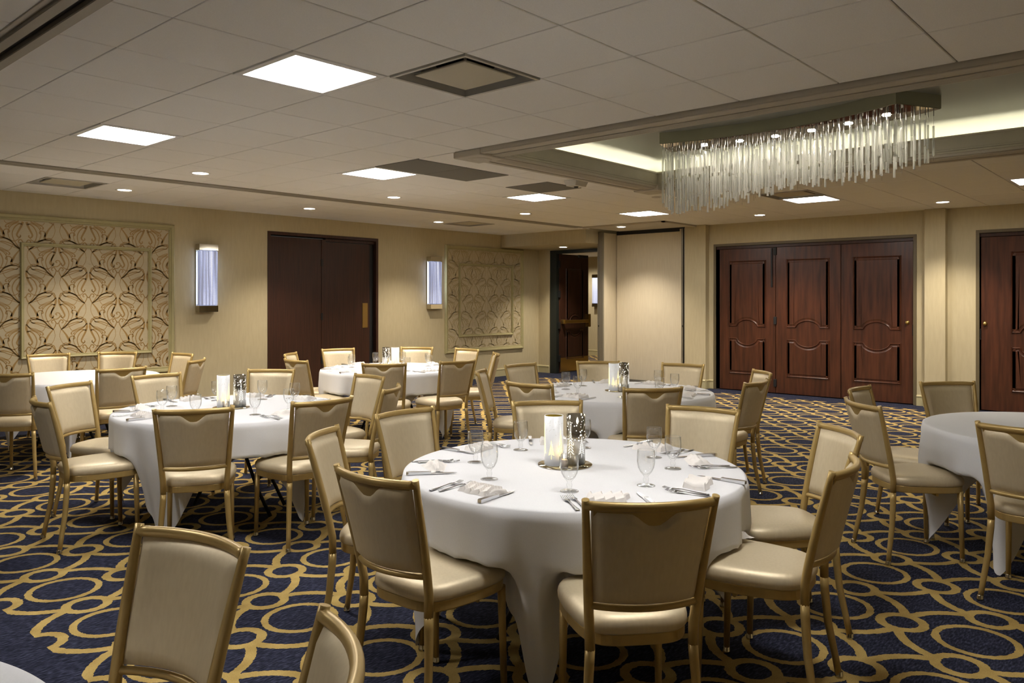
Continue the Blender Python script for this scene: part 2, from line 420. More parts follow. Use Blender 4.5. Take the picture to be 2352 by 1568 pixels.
for d, z in [(.02, ZC+.02)]+prof: b.v += [(ix0-d, iy0-d, z), (ix1+d, iy0-d, z), (ix1+d, iy1+d, z), (ix0-d, iy1+d, z)]
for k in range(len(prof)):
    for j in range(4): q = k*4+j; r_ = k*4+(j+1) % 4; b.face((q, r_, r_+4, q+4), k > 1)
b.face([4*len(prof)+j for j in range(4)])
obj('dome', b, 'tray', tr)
b = MB(); ring(b, ix0-.075, ix1+.075, iy0-.075, iy1+.075, .03, ZC+.06, ZC+.08); obj('cove_lamp', b, 'cove', tr)
for bx, by in ((TX0, TY1), (TX1, TY1)):
    sx = 1 if bx == TX0 else -1
    x0, x1 = sorted((bx-.01*sx, bx+.30*sx)); cblock = obj('corner_block', MB().bbox(x0, x1, by-.30, by+.01, 2.69, ZC, .006), 'traytrim', tr)
    c = ((x0+x1)/2, by-.145)
    obj('rosette', MB().lathe([(.001, 2.684), (.03, 2.682), (.045, 2.688), (.06, 2.688), (.075, 2.681), (.095, 2.681), (.105, 2.69)], 28, c=(c[0], c[1], 0)), 'traytrim', cblock)

# ------------------------------------------------------------------ ceiling fixtures
def troffer_proto():
    t = thing('ceiling_light', '', 'ceiling light', group='square light panels')
    h = TS/2-.006; b = MB()
    w = .04
    for x0, x1, y0, y1 in ((-h, h, -h, -h+w), (-h, h, h-w, h), (-h, -h+w, -h+w, h-w), (h-w, h, -h+w, h-w)): b.bbox(x0, x1, y0, y1, -.004, .03, .002)
    obj('frame', b, 'white', t); obj('diffuser', MB().box(-h+w, h-w, -h+w, h-w, .02, .028), 'panelglow', t); remember(t); return t
tp = troffer_proto()
TR = [((1, 0), 'largest glowing square light panel, beside the big square air vent'), ((1, 4), 'glowing square light panel above the large patterned wall panel'),
      ((5, 4), 'glowing square light panel touching the pair of dark grey tiles'), ((9, 4), 'glowing square light panel below the single dark grey tile'),
      ((13, 4), 'thin glowing light panel just above the folding partition'), ((13, 0), 'glowing square light panel under the right end of the chandelier'),
      ((13, -4), 'glowing light panel cut off by the right edge of the photo'), ((1, -4), 'square light panel above the frame over the front table'),
      ((-3, 0), 'square light panel behind the viewer')]
for k, ((i, j), lab) in enumerate(TR):
    loc = (GX+(i+.5)*TS, GY+(j+.5)*TS, ZC)
    if k == 0: tp.location = loc; tp['label'] = lab
    else: dup(tp, loc, 0, lab)
# dark perforated tiles
pm = MB().bbox(-TS/2+.004, TS/2-.004, -TS/2+.004, TS/2-.004, -.004, .012, .002).mesh('perforated_tile'); pm.materials.append(M['perforated'])
for (i, j), lab in (((5, 3), 'dark grey perforated ceiling tile, the one touching the light panel'), ((6, 3), 'dark grey perforated ceiling tile, second of the pair, nearer the tray'), ((8, 3), 'single dark grey perforated ceiling tile near the smoke detector')):
    tag(obj('return_grille', pm, None, loc=(GX+(i+.5)*TS, GY+(j+.5)*TS, ZC)), lab, 'air grille', 'dark perforated ceiling tiles')
# plaque diffusers
def vent_proto():
    t = thing('air_vent', '', 'air vent', group='square air vents'); h = TS/2-.006
    b = MB(); w = .02
    for x0, x1, y0, y1 in ((-h, h, -h, -h+w), (-h, h, h-w, h), (-h, -h+w, -h+w, h-w), (h-w, h, -h+w, h-w)): b.bbox(x0, x1, y0, y1, -.008, .012, .002)
    obj('frame', b, 'ventmetal', t)
    pr = [(.30, .010), (.235, .045), (.20, .05), (.20, .16)]
    sq = lambda r: [(-r, -r), (r, -r), (r, r), (-r, r)]
    b = MB(); i0 = 0; b.loft([sq(h-w), sq(.272), sq(.258)], [.0, .03, .13], cap=False); obj('cone', b, 'ventmetal', t)
    obj('throat', MB().box(-.26, .26, -.26, .26, .13, .14), 'black', t)
    b = MB().lathe([(.17, .07), (.17, .13)], 28); obj('duct', b, 'black', t)
    p = obj('plaque', MB().bbox(-.20, .20, -.20, .20, .004, .016, .003), 'plaque', t)
    for sx in (-1, 1):
        for sy in (-1, 1): obj('hanger', MB().box(sx*.17-.006, sx*.17+.006, sy*.17-.006, sy*.17+.006, .015, .13), 'ventmetal', p)
    remember(t); return t
vp = vent_proto()
VT = [((GX+2.5*TS, GY-.5*TS), 'large square air vent with a dark round duct behind its plate'), ((3.10, 9.175), 'square air vent above the large patterned wall panel'),
      ((GX+12.5*TS, 9.175), 'small square air vent above the smaller patterned panel'), ((GX+12.5*TS, GY+.5*TS), 'square air vent behind the right end of the chandelier')]
for k, ((x, y), lab) in enumerate(VT):
    if k == 0: vp.location = (x, y, ZC); vp['label'] = lab
    else: dup(vp, (x, y, ZC), 0, lab)
# downlights
def down_proto():
    t = thing('downlight', '', 'downlight', group='round recessed downlights')
    obj('trim_ring', MB().lathe([(.072, .0), (.076, -.004), (.098, -.003), (.100, .002)], 28), 'white', t)
    obj('lens', MB().lathe([(.0005, -.0015), (.072, -.0015)], 28), 'lens', t); remember(t); return t
dp = down_proto()
DL = [((3.74, 7.47, ZC), 'round downlight nearest the dark track, above the left set table'), ((3.74, 9.27, ZC), 'round downlight left of the lit sconce beside the large panel'),
      ((6.20, 7.47, ZC), 'round downlight above the back set table'), ((6.20, 9.27, ZC), 'round downlight above the flush brown doors'),
      ((8.66, 7.47, ZC), 'round downlight below the light panel by the single dark tile'), ((8.66, 9.32, ZC), 'round downlight beside the small far air vent'),
      ((11.12, 5.0, ZC), 'round downlight above the left leaf of the mahogany doors'), ((11.2, 2.58, ZC), 'round downlight above the pilaster between mahogany doors'),
      ((11.2, 7.5, 2.729), 'round downlight over the beige folding partition'), ((11.9, 9.3, 2.499), 'round downlight in the low soffit by the open door'),
      ((11.15, .2, ZC), 'round downlight out of frame above the second mahogany doors'), ((1.28+2.4, 9.27-11.3, ZC), 'round downlight outside the frame')]
for k, (loc, lab) in enumerate(DL):
    if k == 0: dp.location = loc; dp['label'] = lab
    else: dup(dp, loc, 0, lab)
    spot('downlight_lamp', (loc[0], loc[1], loc[2]-.02), DOWN_W, 104, .75, .06)
# smoke detector
t = thing('smoke_detector', 'small white box detector on the ceiling by the tray corner', 'detector', (6.62, 5.0, ZC))
obj('housing', MB().loft([[(-.09, -.06), (.09, -.06), (.09, .06), (-.09, .06)], [(-.11, -.08), (.11, -.08), (.11, .08), (-.11, .08)]], [-.06, -.002]), 'whiteplastic', t)
obj('sensor', MB().lathe([(.001, -.072), (.02, -.072), (.026, -.06)], 14), 'black', t)
t = thing('sprinkler_cover', 'flat round sprinkler cover beside the far tray corner', 'sprinkler', (8.3, 5.05, ZC))
obj('plate', MB().lathe([(.001, -.012), (.05, -.012), (.058, 0)], 20), 'whiteplastic', t)

# ------------------------------------------------------------------ chandelier
ch = thing('chandelier', 'long curved chandelier of hanging crystal rods under the ceiling tray', 'chandelier', (6.66, 2.72, TZ-.10))
def cx(y): return 6.66-.21*(y-2.85)**2 if y < 2.85 else 6.66-.20*(y-2.85)**2*.75
def frame_at(s):   # s 0..1 along the bow, from near the camera's right end to the left end
    y = 1.62+s*(3.86-1.62); x = cx(y); dx = (cx(y+.01)-cx(y-.01))/.02; n = Vector((1, -dx)).normalized()
    return x, y, n
NS = 40; LO = ch.location
for nm, z0, z1, hw, m in (('canopy', .0, .10, .225, 'canopy'), ('mirror_plate', -.004, .0, .218, 'canopybottom')):
    b = MB(); L = []; Rr = []
    for k in range(NS+1):
        x, y, n = frame_at(k/NS); L.append((x-n.x*hw-LO.x, y-n.y*hw-LO.y)); Rr.append((x+n.x*hw-LO.x, y+n.y*hw-LO.y))
    lp = L+Rr[::-1]
    i0 = len(b.v); n_ = len(lp)
    for z in (z0, z1): b.v += [(p[0], p[1], z) for p in lp]
    for j in range(n_):
        a = j; c = (j+1) % n_; b.face((c, a, a+n_, c+n_))
    for k in range(NS):
        for base, rev in ((0, False), (n_, True)):
            q = [base+k, base+k+1, base+n_-2-k, base+n_-1-k]; b.face(q if not rev else q[::-1])
    obj(nm, b, m, ch)
for k in range(6):
    x, y, n = frame_at(.115+.145*k)
    l = obj('lamp', MB().lathe([(.001, -.010), (.028, -.010), (.034, -.003)], 16), 'chandlamp', ch, (x-LO.x, y-LO.y, -.002))
    spot('chandelier_lamp', (x, y, LO.z-.02), CHAND_W, 110, .5, .03)
rod = MB().loft([[(r*cos(2*pi*j/6), r*sin(2*pi*j/6)) for j in range(6)] for r in (.005, .0092, .0092, .005)], [0, .006, .994, 1]).mesh('crystal_rod'); rod.materials.append(M['crystal'])
wires = MB(); extra = MB(); rods = []
rnd = random.Random(3)
for iy in range(44):
    s = .012+.976*iy/43
    for ix in range(6):
        if (ix+iy) % 2 and ix in (2, 3): continue
        x, y, n = frame_at(s); o = (-.195+.078*ix)+rnd.uniform(-.012, .012)
        X, Y = x+n.x*o-LO.x, y+n.y*o-LO.y+rnd.uniform(-.008, .008)
        drop = .40+.21*s**1.2 + .03*sin(s*9)+rnd.uniform(-.045, .02)
        z = -.07-rnd.uniform(0, .06); wires.v += []
        wires.tube([(X, Y, -.004), (X, Y, -drop)], .0011, 4, False)
        wires.tube([(X, Y, -.004), (X, Y, -.05)], .004, 5, False)
        while z > -drop+.06:
            ln = min(rnd.uniform(.13, .24), z+drop)
            rods.append((X, Y, z-ln, ln, x*sin(YAW), o)); z -= ln+rnd.choice((.004, .006, .03))
rods.sort(key=lambda r: r[5])
for k, (X, Y, z, ln, _, _) in enumerate(rods):
    if k < 295:
        o = bpy.data.objects.new('crystal_rod', rod); COL.objects.link(o); o.parent = ch; o.location = (X, Y, z); o.scale.z = ln
    else: extra.loft([[(X+r*cos(2*pi*j/6), Y+r*sin(2*pi*j/6)) for j in range(6)] for r in (.005, .0092, .0092, .005)], [z, z+.001, z+ln-.001, z+ln])
o = obj('crystal_rod_cluster', extra, 'crystal', ch); o['kind'] = 'stuff'
o = obj('hanging_wire', wires, 'wire', ch); o['kind'] = 'stuff'

# ------------------------------------------------------------------ wall panels with art-nouveau paper
def spline(pts, n=6):
    out = []; P = [pts[0]]+list(pts)+[pts[-1]]
    for i in range(1, len(P)-2):
        for k in range(n):
            t = k/n; a, b_, c, d = P[i-1], P[i], P[i+1], P[i+2]
            out.append(tuple(.5*((2*b_[q])+(-a[q]+c[q])*t+(2*a[q]-5*b_[q]+4*c[q]-d[q])*t*t+(-a[q]+3*b_[q]-3*c[q]+d[q])*t**3) for q in range(3)))
    out.append(tuple(pts[-1])); return out
# (u, v, width) in the photo's crop pixels, u right of the mirror axis, v down from the crossing; repeat 572 x 495
MOTIF = [
 [(-5, -48, 5), (12, -62, 8), (30, -88, 9), (50, -80, 9), (48, -60, 7), (36, -62, 5)],
 [(12, -62, 6), (18, -35, 8), (37, 0, 9), (75, 50, 13), (100, 95, 18), (112, 130, 18), (100, 152, 10), (70, 150, 6), (40, 120, 4), (22, 70, 4), (26, 25, 4), (37, 0, 5)],
 [(37, 0, 5), (75, -35, 6), (130, -85, 7), (185, -100, 8), (240, -85, 8), (262, -45, 8), (245, -15, 6), (200, 10, 5), (160, 30, 6), (146, 46, 8), (158, 50, 8)],
 [(37, 0, 4), (110, -45, 7), (180, -66, 8), (215, -62, 7), (250, -95, 9), (275, -40, 6)],
 [(37, 0, 4), (120, -28, 6), (170, -50, 6), (230, -70, 8)],
 [(37, 2, 4), (70, -20, 5), (120, -70, 6), (200, -112, 7), (240, -100, 9)],
 [(112, 120, 14), (108, 90, 9), (125, 70, 8), (150, 72, 9), (158, 92, 9), (142, 98, 8)],
 [(105, 148, 12), (140, 158, 9), (190, 175, 8), (225, 160, 6), (255, 120, 3)],
 [(15, 195, 4), (14, 230, 17), (28, 280, 16), (55, 335, 14), (66, 365, 13), (52, 385, 11), (34, 378, 9), (38, 362, 7)],
 [(18, 262, 6), (45, 262, 9), (80, 290, 9), (104, 345, 8), (95, 400, 7), (65, 455, 7), (37, 495, 6)],
 [(24, 270, 5), (60, 255, 7), (115, 285, 7), (140, 345, 6), (120, 410, 5), (70, 470, 5), (37, 497, 5)],
 [(15, 195, 5), (50, 235, 6), (100, 255, 6), (150, 275, 8), (160, 295, 10), (146, 298, 8)],
 [(15, 195, 5), (40, 225, 5), (90, 240, 5), (140, 262, 5), (165, 250, 5), (188, 200, 4)],
]
def wall_panel(name, lab, x0, x1, z0, z1, fr, ix0, ix1, iz0, iz1, ifr, ink, ax, vz, spiral=True):
    cxp, czp = (x0+x1)/2, (z0+z1)/2
    t = thing(name, lab, 'wall panel', (cxp, YA, z0))
    def rect(a0, a1, c0, c1, w, y0, y1):
        b = MB()
        prof = [(0, 0), (.0, -.6), (.18, -1), (.55, -.85), (.7, -.5), (.9, -.55), (1, -.25), (1, 0)]
        rings = []
        for d, h in prof: rings.append([(a0+d*w, c0+d*w), (a1-d*w, c0+d*w), (a1-d*w, c1-d*w), (a0+d*w, c1-d*w), y0+h*(y0-y1)])
        for q in rings: b.v += [(p[0]-cxp, q[4], p[1]-z0) for p in q[:4]]
        for k in range(len(rings)-1):
            for j in range(4): a = k*4+j; c = k*4+(j+1) % 4; b.face((a, c, c+4, a+4))
        return b
    obj('wallpaper', MB().box(x0+fr*.5-cxp, x1-fr*.5-cxp, -.012, 0, fr*.5, z1-z0-fr*.5), 'paper', t)
    obj('outer_frame', rect(x0, x1, z0, z1, fr, 0, -.045), 'trim', t)
    obj('inner_frame', rect(ix0, ix1, iz0, iz1, ifr, -.012, -.05), 'trim', t)
    HX = .3475; VP = .626; sc = .00122; b = MB()
    lim = (x0+fr*.98, x1-fr*.98, z0+fr*.98, z1-fr*.98)
    for c in range(-9, 10):
        axx = ax+c*HX
        if axx < x0-.4 or axx > x1+.4: continue
        for r in range(-5, 6):
            zz = vz-r*VP-(VP/2 if c % 2 else 0)
            curves = [(s, cv) for cv in MOTIF for s in (1, -1)]
            if spiral and c % 2 == 0: curves.append((1, [(-30, 285, 8), (-55, 340, 9), (-40, 390, 8), (-5, 398, 8), (24, 372, 9), (18, 345, 8), (-5, 340, 8), (-14, 352, 10), (-2, 362, 8)]))
            for s, cv in curves:
                pl = spline(cv, 4); pv = None
                for k, (u, v, w) in enumerate(pl):
                    q = pl[min(k+1, len(pl)-1)]; p = pl[max(k-1, 0)]; du, dv = q[0]-p[0], q[1]-p[1]; L = hypot(du, dv) or 1
                    nx, ny = -dv/L*w*.57, du/L*w*.57
                    A = (axx+s*(u+nx)*sc, zz-(v+ny)*VP/495); B = (axx+s*(u-nx)*sc, zz-(v-ny)*VP/495)
                    if pv and all(lim[0] < e[0] < lim[1] and lim[2] < e[1] < lim[3] for e in (A, B, *pv)):
                        i0 = len(b.v); b.v += [(e[0]-cxp, -.0126, e[1]-z0) for e in (*pv, B, A)]
                        b.face((i0, i0+1, i0+2, i0+3) if s > 0 else (i0+3, i0+2, i0+1, i0))
                    pv = (A, B)
    o = obj('scroll_pattern', b, ink, t); o['kind'] = 'stuff'
    return t
wall_panel('wall_panel', 'large framed wall panel papered with bold gold scrolls', 2.685, 4.801, .534, 2.485, .075, 2.989, 4.497, .80, 2.16, .042, 'ink', 3.385, 1.765)
wall_panel('wall_panel', 'smaller framed wall panel with faint tone on tone scrolls', 9.749, 11.893, .512, 2.482, .075, 10.089, 11.578, .80, 2.16, .042, 'inkpale', 10.49, 1.765)

# ------------------------------------------------------------------ sconces
def sconce(lab, x, y, z0=1.325, z1=2.25):
    t = thing('wall_sconce', lab, 'sconce', (x, y, z0), group='tall crystal wall sconces'); h = z1-z0; w = .135; d = .115
    obj('back_plate', MB().bbox(-w, w, -.018, 0, 0, h), 'chrome', t)
    for nm, a, c in (('top_cap', h-.085, h), ('bottom_cap', 0, .085)): obj(nm, MB().bbox(-w, w, -d, -.018, a, c, .003), 'chrome', t)
    obj('crystal_shade', MB().bbox(-w+.006, w-.006, -d+.006, -.048, .085, h-.085, .012), 'sconceglass', t)
    for sx in (-1, 1): obj('lamp_strip', MB().box(sx*(w-.055)-.004, sx*(w-.055)+.004, -.030, -.019, .09, h-.09), 'sconcelamp', t)
    return t
M['sconcelamp'] = mat('sconcelamp', (1, 1, 1), .5, 0, (.72, .82, 1), 16)
sconce('tall lit crystal sconce between the large panel and the brown doors', 5.235, YA)
sconce('tall lit crystal sconce beside the smaller patterned panel', 9.45, YA)
s3 = sconce('tall lit sconce on the corridor wall beyond the open door', 12.15, 17.0, 1.3, 2.15); s3.location = (17.0, 12.1, 1.3); s3.rotation_euler.z = -pi/2

# ------------------------------------------------------------------ doors
def frame_obj(parent, w, h, fw, depth, m, name='door_frame', proud=.012):
    b = MB(); b.bbox(-fw, 0, -proud, depth, 0, h+fw, .003); b.bbox(w, w+fw, -proud, depth, 0, h+fw, .003); b.bbox(0, w, -proud, depth, h, h+fw, .003)
    return obj(name, b, m, parent)
# door_1: flush brown pair in the left wall
w = D1[1]-D1[0]
d1 = thing('door_1', 'flush dark brown double doors between the two sconces', 'door', (D1[0], YA, 0), kind='structure')
frame_obj(d1, w, D1[2], .048, .12, 'wooddark')
a = obj('door_leaf', MB().bbox(.004, .905, .035, .08, .012, 2.43, .003), 'wooddark', d1)
for z in (.55, 1.23, 2.07): obj('hinge', MB().bbox(.900, .935, .024, .05, z-.055, z+.055, .003), 'black', a)
obj('centre_post', MB().bbox(.911, .985, .03, .09, .012, 2.43, .003), 'wooddark', d1)
a = obj('door_leaf', MB().bbox(.990, 1.86, .055, .10, .012, 2.40, .003), 'wooddark', d1)
obj('push_plate', MB().bbox(1.715, 1.82, .048, .056, 1.03, 1.435, .002), 'brass', a)
obj('jamb_shadow', MB().box(1.862, w, .06, .12, .01, 2.44), 'black', d1)  # black strip standing in for the shadow inside the right jamb
obj('head_stop', MB().bbox(.985, w, .03, .11, 2.405, 2.452, .003), 'wooddark', d1)
# panelled folding doors in the right wall
def bump(t_): return max(0, 1-(abs(t_)/.27)**2)**.62 if abs(t_) < .27 else 0
def outline(x0, x1, z0, z1, arch_low=0, arch_top=0, n=26):
    pts = []
    for k in range(n+1):
        t_ = k/n; pts.append((x0+(x1-x0)*t_, z0+arch_low*bump(t_-.5)))
    for k in range(n+1):
        t_ = 1-k/n; pts.append((x0+(x1-x0)*t_, z1-arch_top*bump(t_-.5)))
    return pts
def inset(poly, d):
    out = []; n = len(poly)
    for i in range(n):
        p, q = Vector(poly[i-1]), Vector(poly[(i+1) % n]); e = q-p
        nn = Vector((-e.y, e.x)).normalized() if e.length > 1e-6 else Vector((0, 0)); c = Vector(poly[i])
        out.append(tuple(c+nn*d))
    return out
def panelled_leaf(parent, x0, x1, z1=2.33, y=0.03, stile=(.17, .17), m='wood'):
    lf = obj('door_leaf', MB().bbox(x0+.004, x1-.004, y, y+.045, .012, z1, .003), m, parent)
    a, c = x0+stile[0], x1-stile[1]
    for nm, ol in (('upper_panel', outline(a, c, 1.048, 2.125, arch_low=.105)), ('lower_panel', outline(a, c, .275, .868, arch_top=.102))):
        b = MB(); loops = [ol, inset(ol, .012), inset(ol, .024), inset(ol, .040), inset(ol, .055)]; ys = [0, -.014, -.003, -.003, -.009]
        n = len(ol)
        for lp, yy in zip(loops, ys): b.v += [(p[0], y+yy, p[1]) for p in lp]
        for k in range(4):
            for j in range(n): q = k*n+j; r = k*n+(j+1) % n; b.face((q, r, r+n, q+n))
        e = 4*n; half = n//2
        for j in range(half-1): b.face((e+j, e+j+1, e+n-2-j, e+n-1-j))
        obj(nm, b, m, lf)
    return lf
d2 = thing('door_2', 'three leaf panelled mahogany folding doors left of the pilaster', 'door', (XB, D2[1], 0), -pi/2, kind='structure')
w = D2[1]-D2[0]; frame_obj(d2, w, D2[2], .042, .14, 'doorframe')
obj('head_rail', MB().bbox(0, w, .02, .10, 2.325, D2[2], .003), 'wooddark', d2)
l1 = panelled_leaf(d2, .045, 1.01, 2.322, stile=(.165, .155)); l2 = panelled_leaf(d2, 1.013, 2.022, 2.322, stile=(.17, .165)); l3 = panelled_leaf(d2, 2.025, w-.01, 2.322, stile=(.17, .155))
obj('flush_bolt', MB().bbox(.94, .965, .012, .032, 1.69, 2.31, .003), 'black', l1)
for z in (.17, 1.16, 2.26): obj('hinge', MB().bbox(.985, 1.03, .010, .032, z-.06, z+.06, .003), 'black', l2)
def knob(leaf, x, z):
    k = obj('door_knob', MB().lathe([(.001, .030), (.020, .028), (.026, .018), (.018, .006), (.028, .003), (.030, -.004)], 18), 'brass', leaf, (x, .028, z)); k.rotation_euler = (pi/2, 0, 0)
knob(l3, w-.085, 1.165)
obj('edge_lock', MB().bbox(w-.018, w-.002, .015, .04, .98, 1.14, .002), 'black', l3)
d3 = thing('door_3', 'panelled mahogany doors cut by the right edge of the photo', 'door', (XB, D3[1], 0), -pi/2, kind='structure')
w = D3[1]-D3[0]; frame_obj(d3, w, D3[2], .042, .14, 'doorframe')
obj('head_rail', MB().bbox(0, w, .02, .10, 2.335, D3[2], .003), 'wooddark', d3)
l1 = panelled_leaf(d3, .010, 1.03, 2.33, stile=(.345, .17)); l2 = panelled_leaf(d3, 1.033, 2.05, 2.33); l3 = panelled_leaf(d3, 2.053, w-.01, 2.33)
knob(l1, .06, 1.17); obj('edge_lock', MB().bbox(.0, .014, .015, .04, .95, 1.10, .002), 'black', l1)
# open door to the corridor, swung out against the hall
d4 = thing('door_4', 'dark panelled door standing open to the corridor', 'door', (XD, DO[1], 0), 0, kind='structure')
b = MB(); b.bbox(-.02, .17, 0, .16, 0, 2.48, .004); b.bbox(-.02, .17, -1.17, -1.07, 0, 2.48, .004); b.bbox(-.02, .17, -1.07, 0, 2.42, 2.48, .004)
obj('door_frame', b, 'hallframe', d4)
lf = panelled_leaf(d4, .06, 1.03, 2.41, y=-.03, stile=(.19, .18), m='wooddark')
bar = obj('panic_bar', MB().bbox(.12, .92, -.115, -.085, 1.01, 1.075, .006), 'brass', lf)
obj('latch_case', MB().bbox(.93, 1.005, -.11, -.03, .92, 1.19, .006), 'brass', lf); obj('bar_mount', MB().bbox(.10, .16, -.11, -.03, 1.0, 1.085, .004), 'brass', lf)
obj('kick_plate', MB().bbox(.075, 1.015, -.036, -.030, .03, .31, .001), 'brass', lf)
for z in (.30, .97, 1.60, 2.2): obj('hinge', MB().bbox(.03, .065, -.045, -.01, z-.07, z+.07, .003), 'black', lf)
tag(obj('door_closer', MB().bbox(12.55, 12.85, 9.40, 9.44, 2.33, 2.38, .004), 'black'), 'dark closer arm at the head of the open door', 'door closer')

# ------------------------------------------------------------------ folding partition
fp = thing('folding_partition', 'stacked beige folding partition panels left of the mahogany doors', 'partition', (XB, 7.5, 0), -pi/2)
X = lambda y: 7.5-y       # local x from world Y
obj('main_panel', MB().bbox(X(8.165), X(6.86), 0, .06, .02, 2.672, .004), 'partition', fp)
obj('panel_frame', MB().bbox(X(6.86), X(6.83), -.008, .06, .02, 2.715, .003), 'partition', fp)
obj('panel_edge', MB().bbox(X(6.828), X(6.80), -.005, .05, .02, 2.72, .003), 'pmetal', fp)
obj('panel_gap', MB().box(X(6.80), X(6.705), .03, .06, .02, 2.72), 'black', fp)
obj('panel_edge', MB().bbox(X(6.775), X(6.735), -.005, .04, .02, 2.72, .003), 'pmetal', fp)
obj('bottom_seal', MB().bbox(X(8.16), X(6.87), -.004, .02, .01, .05, .002), 'pmetal', fp)
obj('side_panel', MB().bbox(X(8.235), X(8.185), -.38, .06, .02, 2.70, .004), 'partition', fp)
obj('end_post', MB().bbox(X(8.265), X(8.18), -.425, -.395, .02, 2.71, .004), 'pmetal', fp)
obj('end_seal', MB().box(X(8.25), X(8.20), -.395, -.38, .02, 2.70), 'black', fp)
obj('end_post', MB().bbox(X(8.30), X(8.27), -.425, -.38, .02, 2.71, .004), 'pmetal', fp)
obj('latch', MB().bbox(X(8.275), X(8.265), -.44, -.42, 1.0, 1.03, .002), 'black', fp)
obj('latch', MB().bbox(X(6.81), X(6.80), -.014, -.004, 1.02, 1.05, .002), 'black', fp)
obj('head_gap', MB().box(X(8.18), X(6.72), .012, .06, 2.672, ZC), 'black', fp)
b = MB(); b.bbox(10.92, 11.98, 6.52, 8.06, 2.732, ZC+.01, .004); b.bbox(10.88, 11.98, 6.48, 6.53, 2.715, ZC, .004); b.bbox(10.88, 10.93, 6.48, 8.08, 2.715, ZC, .004)
struct('trim_7', b, 'traytrim', 'flat ceiling panel over the pocket of the folding partition', 'ceiling trim')

# ------------------------------------------------------------------ tables and their cloths
TABLES = [  # name, centre, phrase, chair directions measured in the photo, long cloth points
 ('T1', (2.85, 2.175), 'the large front table', [183, 229, 279, 315, 8, 47, 91, 127], {147: .72, 207: .74, 341: .66, 300: .62}),
 ('T2', (2.81, 5.16), 'the left set table', [241, 267, 173, 118, 99, 36, 355, 306], {285: .74, 205: .74, 145: .62, 70: .6}),
 ('T3', (5.60, 6.80), 'the brown door table', [83, 30, 0, 259, 222, 179, 125, 318], {288: .74, 150: .55, 60: .6, 240: .6}),
 ('T4', (5.49, 3.69), 'the partition table', [127, 88, 47, 1, 314, 274, 229, 184], {207: .74, 252: .6, 20: .55, 110: .6}),
 ('T5', (2.92, 8.40), 'the bare scroll panel table', [82, 52, 10, 317, 267, 228, 130, 175], {245: .72, 200: .6, 340: .6, 100: .6}),
 ('T6', (5.59, .62), 'the bare right edge table', [90, 137, 46, 183, 230, 275, 320, 5], {112: .72, 160: .72, 205: .62, 300: .6}),
 ('T7', (-.21, 1.70), 'the bare bottom left table', [12, 57, 326, 100, 150, 195, 240, 280], {35: .6, 125: .72, 215: .6, 305: .6}),
]
ZT = .735; RT = .765
def adiff(a, b): return (a-b+180) % 360-180
def smooth(x): x = max(0, min(1, x)); return x*x*(3-2*x)
def cloth_mesh(dirs, longs, seed):
    wedge = {207: 46, 147: 34, 285: 34}
    rn = random.Random(seed); NT_ = 320; b = MB()
    ph = [rn.uniform(0, 6.28) for _ in range(6)]
    rows = [.001, .25, .5, .68, .735]
    def path(th):
        """points (r, z) along the hanging part for the angle th (degrees)"""
        near = min(abs(adiff(th, d)) for d in dirs); gap = smooth((near-12.5)/8.5)
        t = R(th); Lg = .375+.02*sin(t*3+ph[0])
        for c, l in longs.items():
            q = max(0, 1-abs(adiff(th, c))/wedge.get(c, 30)); Lg = max(Lg, .36+(l+.02-.36)*q**1.35)
        f1 = sin(9*t+ph[1])+.7*sin(15*t+ph[2]+sin(3*t+ph[5])); f2 = .55*sin(31*t+ph[3])+.5*sin(23*t+ph[4]+2*sin(2*t))
        amp = .021*f1+.010*f2
        pts = []; K = 22
        for k in range(1, K+1):
            s = k/K; l = Lg*s
            rg = RT+.006-.085*smooth((l-.14)/.55)+amp*min(1, l/.22)*(1+.7*max(0, l-.3)/.4); zg = ZT-.012-l*.99
            if l < .205: rs, zs = RT+.006+amp*.7*min(1, l/.25), ZT-.012-l
            elif l < .40: q = l-.205; rs, zs = RT+.006+amp*.7*.82-q*.93+.010*sin(q/.195*pi), ZT-.217-.010*smooth(q/.03)+.006*abs(sin(14*t+ph[4]))
            else: q = l-.40; rs, zs = RT+.006+amp*.57-.183-.02*smooth(q/.05)+amp*.8*min(1, q/.1), ZT-.227-q
            pts.append((rs+(rg-rs)*gap, zs+(zg-zs)*gap))
        return pts
    prof = []
    for i in range(NT_):
        th = 360*i/NT_; P = [(r, ZT) for r in rows]+[(RT-.012, ZT-.001), (RT-.002, ZT-.006)]+path(th)
        prof.append((R(th), P))
    m = len(prof[0][1])
    for k in range(m):
        for t, P in prof: b.v.append((P[k][0]*cos(t), P[k][0]*sin(t), max(.006, P[k][1])))
    for k in range(m-1):
        for i in range(NT_):
            j = (i+1) % NT_; b.face((k*NT_+i, k*NT_+j, (k+1)*NT_+j, (k+1)*NT_+i), True)
    b.face([i for i in range(NT_)])
    return b
top_m = MB().lathe([(.001, .700), (.745, .700), (.752, .706), (.752, .722), (.745, .728), (.001, .728)], 48).mesh('tabletop'); top_m.materials.append(M['ply'])
def leg_mesh():
    b = MB(); b.tube([(-.16, .0, .70), (-.15, .16, .42), (-.15, .24, .2), (-.15, .33, .012)], .013, 8); b.tube([(.16, .0, .70), (.15, .16, .42), (.15, .24, .2), (.15, .33, .012)], .013, 8)
    b.tube([(-.15, .22, .25), (.15, .22, .25)], .009, 8); return b.mesh('leg')
leg_m = leg_mesh(); leg_m.materials.append(M['tableleg'])
